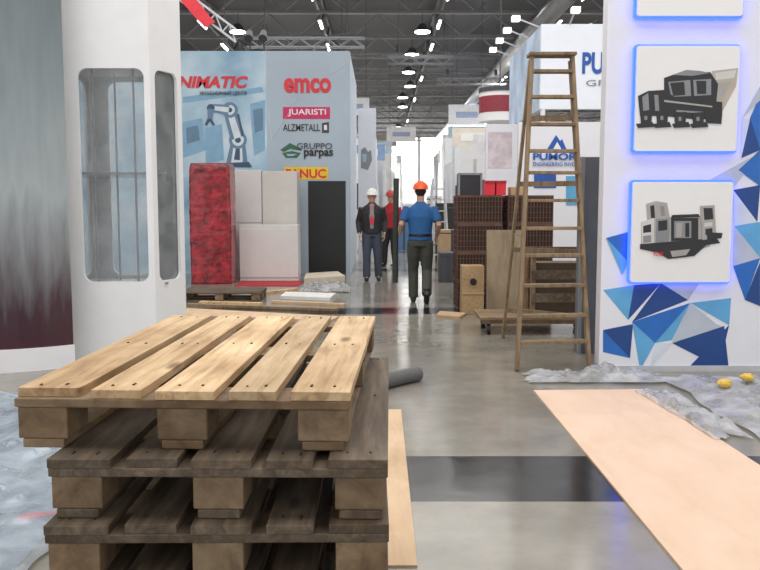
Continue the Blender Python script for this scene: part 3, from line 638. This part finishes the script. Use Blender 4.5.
for i in range(7):
    if i<4: p=Vector((xa,15.25+i*1.0,za)); q2=p+Vector((-.42,0,.16))
    else: p=Vector((xa+.5+(i-4)*.7,15,za)); q2=p+Vector((0,-.42,.16))
    s=thing('arm_spotlight',p,'white spotlight on a slim arm above the fascia','spotlight','fascia spotlights')
    M().beam(p,q2,.025,.025).obj('arm',lgrey,s); M().box(q2.x-.07,q2.x+.07,q2.y-.07,q2.y+.07,q2.z-.06,q2.z+.03).obj('lamp_head',mat('lamp_white',(.9,.9,.95),.3,emit=1.5),s)
m=M()
for i in range(5): m.beam((xa+.3+i*.6,15.1,za+.02),(xa+.3+i*.6,18.4,za+.02),.04,.04)
m.beam((xa+.1,18.4,za+.02),(6.2,18.4,za+.02),.04,.04); m.obj('roof_lattice',lgrey,rb)
lg=thing('logo_wall',(q(555,13.5),13.6,0),'white partition with a blue mountain logo and lettering','exhibition wall')
za2=W(555,122,13.5).z
M().box(q(516,13.5),q(612,13.5),13.5,13.62,0,za2).obj('wall_panel',wwall,lg)
m=M(); m.pxpoly([(546,151),(556,135),(560,141),(562,139),(567,151)],13.5,.01,0); m.pxpoly([(552,151),(557,142),(560,147),(562,151)],13.5,.016,1); m.obj('logo_mark',[blue,white],lg)
text('PUMORI',533,579,153,160,13.48,blue,lg,bold=.03); text('ENGINEERING INVEST',533,579,162,166,13.48,blue,lg)
M().pxpoly([(566,176),(580,176),(580,205),(566,205)],13.5,.01).obj('poster_print',tcols[2],lg)
M().pxpoly([(534,174),(556,174),(556,188),(534,188)],13.5,.01).obj('poster_print',blue,lg)
M().pxpoly([(526,128),(529,128),(529,168),(526,168)],13.5,.01).obj('poster_print',red,lg)
pw2=thing('poster_wall',(q(500,16),16.1,0),'white stand wall with a pale pink printed poster','exhibition wall')
M().box(q(484,16),q(517,16),16,16.12,0,W(500,124,16).z).obj('wall_panel',wwall,pw2)
M().pxpoly([(488,132),(512,132),(512,168),(488,168)],16,.01).obj('wall_poster',mat('pale_pink_print',(.72,.62,.66),.5,var=.3,scale=4),pw2)
rbn=thing('hanging_banner',(q(497,25),25,W(497,122,25).z),'round white and dark red hanging banner','hanging banner')
zc=rbn.location.z
def ring(m,r,z0,z1,mi=0,n=40):
    m.vprism([(rbn.location.x+r*math.cos(2*math.pi*i/n),25+r*math.sin(2*math.pi*i/n)) for i in range(n)],z0,z1,mi)
m=M(); ring(m,.60,zc,zc+.95); m.obj('banner_body',white,rbn)
m=M(); ring(m,.61,zc+.25,zc+.72); m.obj('colour_band',mat('dark_red_band',(.28,.03,.05),.5),rbn)
m=M(); ring(m,.63,zc+.85,zc+.97); m.obj('rim',dgrey,rbn)
M().cyl((rbn.location.x,25,zc+.95),(rbn.location.x,25,12),.015).obj('suspension_cable',dgrey,rbn)
# ---------------- generic far booths, colours paled to paint in the distant haze
cols=[(.78,.78,.79),(.68,.71,.76),(.78,.76,.73),(.54,.61,.71),(.74,.74,.75)]
hd=[(.45,.16,.16),(.22,.32,.52),(.84,.84,.86),(.28,.29,.32),(.74,.69,.60),(.46,.57,.66)]
hn=['dull red','slate blue','white','grey','cream','pale teal']
def booth(x0,x1,y,h,ci,hi,side):
    b=thing('exhibition_booth',((x0+x1)/2,y+1.5,0),['white','pale grey','cream','pale blue','light grey'][ci]+' booth with a '+hn[hi]+' header beside the aisle','exhibition booth')
    bm=mat('booth_panel_%d'%ci,cols[ci],.5,var=.03); hm=mat('booth_header_%d'%hi,hd[hi],.5)
    M().box(x0,x1,y+3,y+3.1,0,h).obj('back_panel',bm,b)
    xs=x1 if side<0 else x0
    M().box(xs-.05,xs+.05,y,y+3,0,h*random.uniform(.6,1)).obj('side_panel',bm,b)
    M().box(x0,x1,y-.06,y,h-.55,h+.1).obj('fascia',hm,b)
    cx=xs+side*.9; M().box(cx-.45,cx+.45,y+.4,y+.9,0,1.05).obj('counter',mat('booth_header_%d'%((hi+2)%6),hd[(hi+2)%6],.5) if random.random()<.5 else bm,b,bevel=.02)
    M().box(xs+side*.4,xs+side*1.6,y+2.96,y+3,1.3,2.2).obj('screen',dgrey,b)
    M().box(xs+side*.3,xs+side*1.3,y-.075,y-.06,h-.35,h-.1).obj('header_print',white if hi!=2 else hm2,b)
    M().box(xs+side*2.2,xs+side*3.0,y+2.9,y+2.98,.4,2.6).obj('wall_poster',mat('poster_%d'%((ci+hi)%4),[(.6,.5,.35),(.3,.42,.55),(.5,.28,.28),(.4,.45,.42)][(ci+hi)%4],.5),b)
    for px in (x0+.05,x1-.05): M().box(px-.04,px+.04,y-.05,y+.03,0,h-.55).obj('post',lgrey,b)
hm2=mat('blue_header_mark',(.25,.35,.6),.5)
LL=[(-6,-.1,26,3.4,0,2,-1),(-6,.2,34,3.8,1,1,-1),(-7,.6,43,4.6,2,5,-1),(-8,1.1,55,5.2,0,2,-1),(-9,1.8,70,5.5,4,5,-1),(-10,2.4,90,6,1,2,-1),
(2.45,6.5,22,3.2,0,2,1),(2.5,8,29,4.0,1,4,1),(3.0,9,37,4.8,0,5,1),(3.6,11,47,5,2,1,1),(4.4,12,60,5.6,0,2,1),(5.2,14,78,6.2,3,4,1),(-20,-8.5,30,4.8,0,1,-1),(-21,-9.5,44,5.6,1,2,-1),(9.5,18,32,5,0,0,1),(14,26,48,6,1,2,1),(-3,9,104,4.0,0,2,1)]
for a in LL: booth(*a)
for i,(x,y,z,w_,h_,c) in enumerate(((-1.2,39,5.6,1.4,.8,2),(4.3,41.6,5.4,1.8,1.0,2),(1.6,63,6.2,2.2,1.1,2),(5.6,53,6.2,2.0,1.2,5),(-4.5,59,6.8,3,1.5,0),(7.5,71,7,3,2,1),(0.2,85,7,3,1.5,4))):
    hb=thing('hanging_banner',(x,y,z),hn[c]+' rectangular banner hanging above the booths','hanging banner')
    M().box(x-w_/2,x+w_/2,y,y+.06,z,z+h_).obj('banner_panel',mat('booth_header_%d'%c,hd[c],.5),hb)
    M().box(x-w_*.3,x+w_*.3,y-.01,y,z+h_*.35,z+h_*.65).obj('banner_print',white if c!=2 else mat('hazed_blue_mark',(.35,.42,.6),.5),hb)  # banner marks paled as well, haze put into their colour
    for s in (-1,1): M().beam((x+s*w_*.4,y+.03,z+h_),(x+s*w_*.4,y+.03,12),.02,.02).obj('suspension_cable',dgrey,hb)
for i,(px,py,w_,h_,c) in enumerate(((446,262,.5,1.5,3),(452,270,.6,.9,0),(440,252,.7,1.2,5),(449,282,.35,.55,1),(404,250,.5,1.0,2),(425,238,.6,1.5,1),(436,234,.9,1.9,5))):
    g=G(px,py); b=M().box(g.x-w_/2,g.x+w_/2,g.y,g.y+.5,0,h_); b.box(g.x-w_/2-.01,g.x+w_/2+.01,g.y-.01,g.y+.51,h_*.9,h_*.93,1); b.box(g.x-.03,g.x+.03,g.y-.008,g.y+.508,0,h_+.004,1)
    b.obj('packing_box',[[card,mat('dark_box',(.06,.06,.07),.6),mat('blue_box',(.1,.2,.4),.6),mat('black_box',(.03,.03,.03),.6),mat('wood_box',(.4,.28,.16),.7),lgrey][c],dgrey],bevel=.01,label=['brown cardboard','dark','blue','black','pale wooden','grey'][c]+' strapped packing box standing along the aisle',cat='box',group='packing boxes down the aisle')
dl=thing('step_ladder',(q(438,20),20,0),'white metal step ladder standing in the aisle','ladder')
zt3=W(438,178,20).z; xx=q(438,20)
for s in (-1,1):
    M().beam((xx+s*.25,19.8,0.01),(xx+s*.14,20.1,zt3),.04,.05,ref=(0,1,0)).obj('side_rail',lgrey,dl); M().beam((xx+s*.25,20.9,0.01),(xx+s*.14,20.15,zt3),.04,.04,ref=(0,1,0)).obj('rear_leg',lgrey,dl)
for i in range(1,8):
    t=i/8; hw=.25-.11*t; M().beam((xx-hw,19.8+.3*t,zt3*t),(xx+hw,19.8+.3*t,zt3*t),.08,.03).obj('step',lgrey,dl)
# ---------------- people
skin=mat('skin',(.56,.33,.23),.55,var=.05)
def remesh(m,vox,name,sm=2,mats=None,parent=None,label=None):
    me=m.mesh(name); o=bpy.data.objects.new('tmp',me); COL.objects.link(o)
    r=o.modifiers.new('r','REMESH'); r.mode='VOXEL'; r.voxel_size=vox
    s=o.modifiers.new('s','SMOOTH'); s.iterations=sm; s.factor=.5
    e=evalmesh(o); bpy.data.objects.remove(o); e.name=name
    return reg(e,name,mats,parent,Vector((0,0,0)),smooth=True,label=label)
def hand(m,wr,h,n,curl,side):
    wr=Vector(wr);h=Vector(h).normalized();n=Vector(n).normalized(); n=(n-h*n.dot(h)).normalized(); w=h.cross(n)
    if w.y<0: w=-w
    for i in range(4):
        o=w*(-.028+.0185*i); L=(.083,.09,.092,.086)[i]
        m.tube([wr+o*.6-h*.01,wr+h*L*.5+o,wr+h*L+o],[.012,.0145,.011],n=10)
        p=wr+h*L+o; ln=(.028,.036,.040,.036)[i]
        pts=[p]; ang=0
        for s_,c in ((1.0,curl*.6),(.75,curl*1.1),(.6,curl*.9)):
            ang+=c; d=(h*math.cos(ang)+n*math.sin(ang)).normalized(); p=p+d*ln*s_; pts.append(p)
        m.tube(pts,[.0095,.009,.0085,.0065],n=8)
    a=wr+h*.02+w*.03; d=(h*.75+w*.65+n*.25).normalized(); b=a+d*.038; d2=(h*.9+w*.1+n*.45).normalized(); m.tube([a-d*.015,b,b+d2*.03,b+d2*.052],[.013,.0115,.0105,.008],n=8)
def person(loc,rz,J,st,label,hand_l=((0,.3,-1),(1,0,0),.4),hand_r=((0,.3,-1),(-1,0,0),.4)):
    p=thing('person',loc,label,'person',rz=rz)
    hd_=Vector(J.get('head',(0,.01,1.66)))
    b=M()
    b.ell(hd_,(.076,.097,.112),n=20); b.ell(hd_+Vector((0,.03,-.06)),(.056,.062,.062),n=16)
    b.tube([hd_+Vector((0,.088,.012)),hd_+Vector((0,.112,-.028)),hd_+Vector((0,.092,-.036))],[.009,.015,.009],n=8)
    b.ell(hd_+Vector((0,.088,-.062)),(.024,.01,.009),n=10)
    b.ell(hd_+Vector((0,.078,-.103)),(.025,.02,.018),n=10)
    for s in (-1,1): b.ell(hd_+Vector((s*.077,-.005,-.01)),(.012,.02,.031),n=10)
    b.tube([(0,-.01,1.44),(0,-.005,1.50),hd_+Vector((0,-.012,-.05))],[.066,.057,.056])
    b.tube([(0,0,.86),(0,0,.95),(0,0,1.08),(0,0,1.28),(0,0,1.40),(0,-.01,1.47)],[(.15,.10),(.16,.105),(.135,.095),(.165,.11),(.165,.09),(.07,.06)],n=20)
    for s in 'LR':
        sh,el,wr=[Vector(J[k+s]) for k in('sh','el','wr')]; hp,kn,an=[Vector(J[k+s]) for k in('hp','kn','an')]
        b.tube([sh,sh.lerp(el,.35),el,el.lerp(wr,.3),wr],[.058,.05,.040,.041,.027])
        b.tube([hp+Vector((0,0,.05)),hp.lerp(kn,.4),kn,kn.lerp(an,.35),an],[.088,.08,.056,.056,.038])
        fd=Vector(J.get('ft'+s,(0,1,0))).normalized()
        b.tube([an+Vector((0,-.02,-.02)),an+fd*.08+Vector((0,0,-.04)),an+fd*.16+Vector((0,0,-.05))],[.036,.035,.025])
        hh=hand_l if s=='L' else hand_r; hand(b,wr,hh[0],hh[1],hh[2],s)
    remesh(b,.0055,'body',2,[skin],p)
    for s in (-1,1):
        M().ell(hd_+Vector((s*.031,.089,.004)),(.011,.006,.006),n=10).obj('eye',dgrey,p,local=True)
    hr=M(); hr.ell(hd_+Vector((0,-.022,.012)),(.081,.088,.112),n=18); remesh(hr,.01,'hair',1,[mat('dark_hair',(.03,.02,.015),.7)],p)
    hm=M(); n=28; vs=[];fs=[]; R=(.112,.138,.115); c=hd_+Vector((0,-.002,.035))
    for j in range(9):
        ph=math.pi/2*j/8
        for i in range(n): th=2*math.pi*i/n; vs.append(c+Vector((R[0]*math.cos(ph)*math.cos(th),R[1]*math.cos(ph)*math.sin(th),R[2]*math.sin(ph))))
    for i in range(n):
        th=2*math.pi*i/n; f=1.10+(.28 if math.sin(th)>.3 else 0)*max(0,math.sin(th)); vs.append(c+Vector((R[0]*min(f,1.12)*math.cos(th),R[1]*f*math.sin(th),-.012)))
    for j in range(8):
        for i in range(n): fs.append((j*n+i,j*n+(i+1)%n,(j+1)*n+(i+1)%n,(j+1)*n+i))
    for i in range(n): fs.append((9*n+i,9*n+(i+1)%n,(i+1)%n,i))
    hm.add(vs,fs)
    for x in (-.03,0,.03): hm.tube([c+Vector((x,-.12,.05)),c+Vector((x,-.06,.107)),c+Vector((x,.03,.117)),c+Vector((x,.11,.06))],[.008]*4,n=8)
    ho=hm.obj('hard_hat',mat(*st['hat']),p,local=True,smooth=True); sd=ho.modifiers.new('s','SOLIDIFY'); sd.thickness=.004
    t=M(); t.tube([(0,0,.84),(0,0,.93),(0,0,1.03)],[(.165,.12),(.172,.125),(.155,.115)],n=20)
    for s in 'LR':
        hp,kn,an=[Vector(J[k+s]) for k in('hp','kn','an')]
        t.tube([hp+Vector((0,0,.05)),hp.lerp(kn,.4),kn,kn.lerp(an,.5),an+Vector((0,0,-.02))],[.105,.10,.078,.076,.074])
    remesh(t,.011,'trousers',2,[mat(*st['trousers'],bump=.4,bscale=14)],p)
    j=M(); k=.03 if st['long'] else .014; zb_=.90 if st['long'] else .93
    j.tube([(0,0,zb_),(0,0,1.06),(0,0,1.28),(0,0,1.40),(0,-.01,1.475),(0,-.01,1.50)],[(.175+k*.4,.125+k*.5),(.158+k,.115+k),(.178+k,.122+k),(.172+k*.6,.105+k*.4),(.08,.075),(.066,.062)],n=22)
    for s in 'LR':
        sh,el,wr=[Vector(J[k2+s]) for k2 in('sh','el','wr')]
        if st['long']: j.tube([sh,sh.lerp(el,.4),el,el.lerp(wr,.5),el.lerp(wr,.95)],[.078,.07,.06,.054,.045])
        else: j.tube([sh,sh.lerp(el,.4),sh.lerp(el,.78)],[.072,.068,.066])
    remesh(j,.010,st['topname'],2,[mat(*st['top'],bump=.4,bscale=12)],p)
    for s in 'LR':
        an=Vector(J['an'+s]); fd=Vector(J.get('ft'+s,(0,1,0))).normalized(); b2=M()
        dn=Vector((0,0,-1)); dn=(dn-fd*dn.dot(fd)).normalized()
        b2.tube([an+Vector((0,-.0,.07)),an+dn*.01,an+dn*.045-fd*.03],[.052,.052,.045]); b2.tube([an+dn*.05-fd*.07,an+dn*.045+fd*.03,an+dn*.05+fd*.12,an+dn*.055+fd*.19],[(.038,.035),(.045,.042),(.047,.036),(.036,.022)])
        remesh(b2,.010,'boot',2,[mat('boot_black',(.02,.018,.016),.5)],p)
    return p
J1=dict(shL=(-.185,0,1.41),elL=(-.285,-.06,1.16),wrL=(-.30,.10,1.03),shR=(.185,0,1.41),elR=(.27,-.09,1.15),wrR=(.25,.10,.99),
 hpL=(-.09,0,.87),knL=(-.10,.10,.48),anL=(-.095,.08,.085),hpR=(.09,0,.87),knR=(.10,.02,.47),anR=(.085,-.26,.17),ftR=(0,.75,-.65))
g=G(420,302.5)
man=person(g,0,J1,dict(hat=('orange_hat',(.85,.12,.02),.35),trousers=('green_grey_work',(.06,.065,.055),.8),top=('blue_tee',(.02,.11,.31),.8),topname='t_shirt',long=False),'person walking away in blue t-shirt, work trousers and orange hard hat',
 hand_l=((.0,.9,-.1),(-1,0,0),.7))
m=M(); m.tube([(0,0,.985),(0,0,1.025)],[(.176,.135),(.176,.135)],n=24); m.obj('belt',black,man,local=True,smooth=False)
rx=g.x-.365; ry=g.y+.215
zr0=W(398,284,g.y).z; zr1=W(399,178,g.y).z
r=M().cyl((rx,ry,zr0),(rx+.01,ry,zr1),.042,n=18); r.cyl((rx+.0105,ry,zr1),(rx+.01,ry,zr1+.004),.02,n=14,mi=1)
r.obj('fabric_roll',[mat('dark_green_roll',(.035,.045,.035),.7),card],label='long dark rolled fabric carried upright by the walking person',cat='roll')
J2=dict(head=(0,.02,1.62),shL=(-.18,0,1.39),elL=(-.25,-.05,1.13),wrL=(-.24,.10,.91),shR=(.18,0,1.39),elR=(.26,-.06,1.13),wrR=(.24,.08,.90),
 hpL=(-.09,0,.86),knL=(-.11,.06,.47),anL=(-.13,.02,.085),hpR=(.09,0,.86),knR=(.10,.12,.48),anR=(.10,.16,.085))
g2=G(372,280)
m2=person(g2,math.pi,J2,dict(hat=('white_hat',(.85,.85,.84),.35),trousers=('dark_jeans',(.045,.055,.08),.8),top=('dark_jacket',(.02,.02,.022),.7),topname='jacket',long=True),'person walking forward in dark jacket, jeans and white hard hat')
m=M(); m.tube([(0,.105,1.0),(0,.125,1.25),(0,.085,1.42),(0,.05,1.47)],[(.05,.045),(.06,.04),(.05,.04),(.04,.03)],n=16); remesh(m,.01,'shirt',1,[mat('grey_shirt',(.28,.24,.25),.8)],m2)
M().box(-.035,.035,.165,.175,1.1,1.2).obj('badge',red,m2,local=True); m=M(); m.beam((-.045,.10,1.46),(0,.172,1.2),.012,.004); m.beam((.045,.10,1.46),(0,.172,1.2),.012,.004); m.obj('lanyard',red,m2,local=True)
g3=G(391,266)
J3=dict(J2); J3['head']=(0,.02,1.64)
person(g3,math.radians(150),J3,dict(hat=('dark_red_hat',(.5,.04,.03),.4),trousers=('black_trousers',(.02,.02,.025),.8),top=('red_jacket',(.45,.02,.03),.7),topname='jacket',long=True),'person standing in the aisle in a red jacket and dark trousers')
# ---------------- camera
cam=bpy.data.cameras.new('Camera'); cam.lens=F/760*36; cam.sensor_width=36; cam.clip_end=300
co=bpy.data.objects.new('Camera',cam); co.location=(0,0,H); co.rotation_euler=(math.pi/2-PT,0,0); COL.objects.link(co); sc.camera=co
sc.view_settings.view_transform='Standard'; sc.view_settings.exposure=0.05
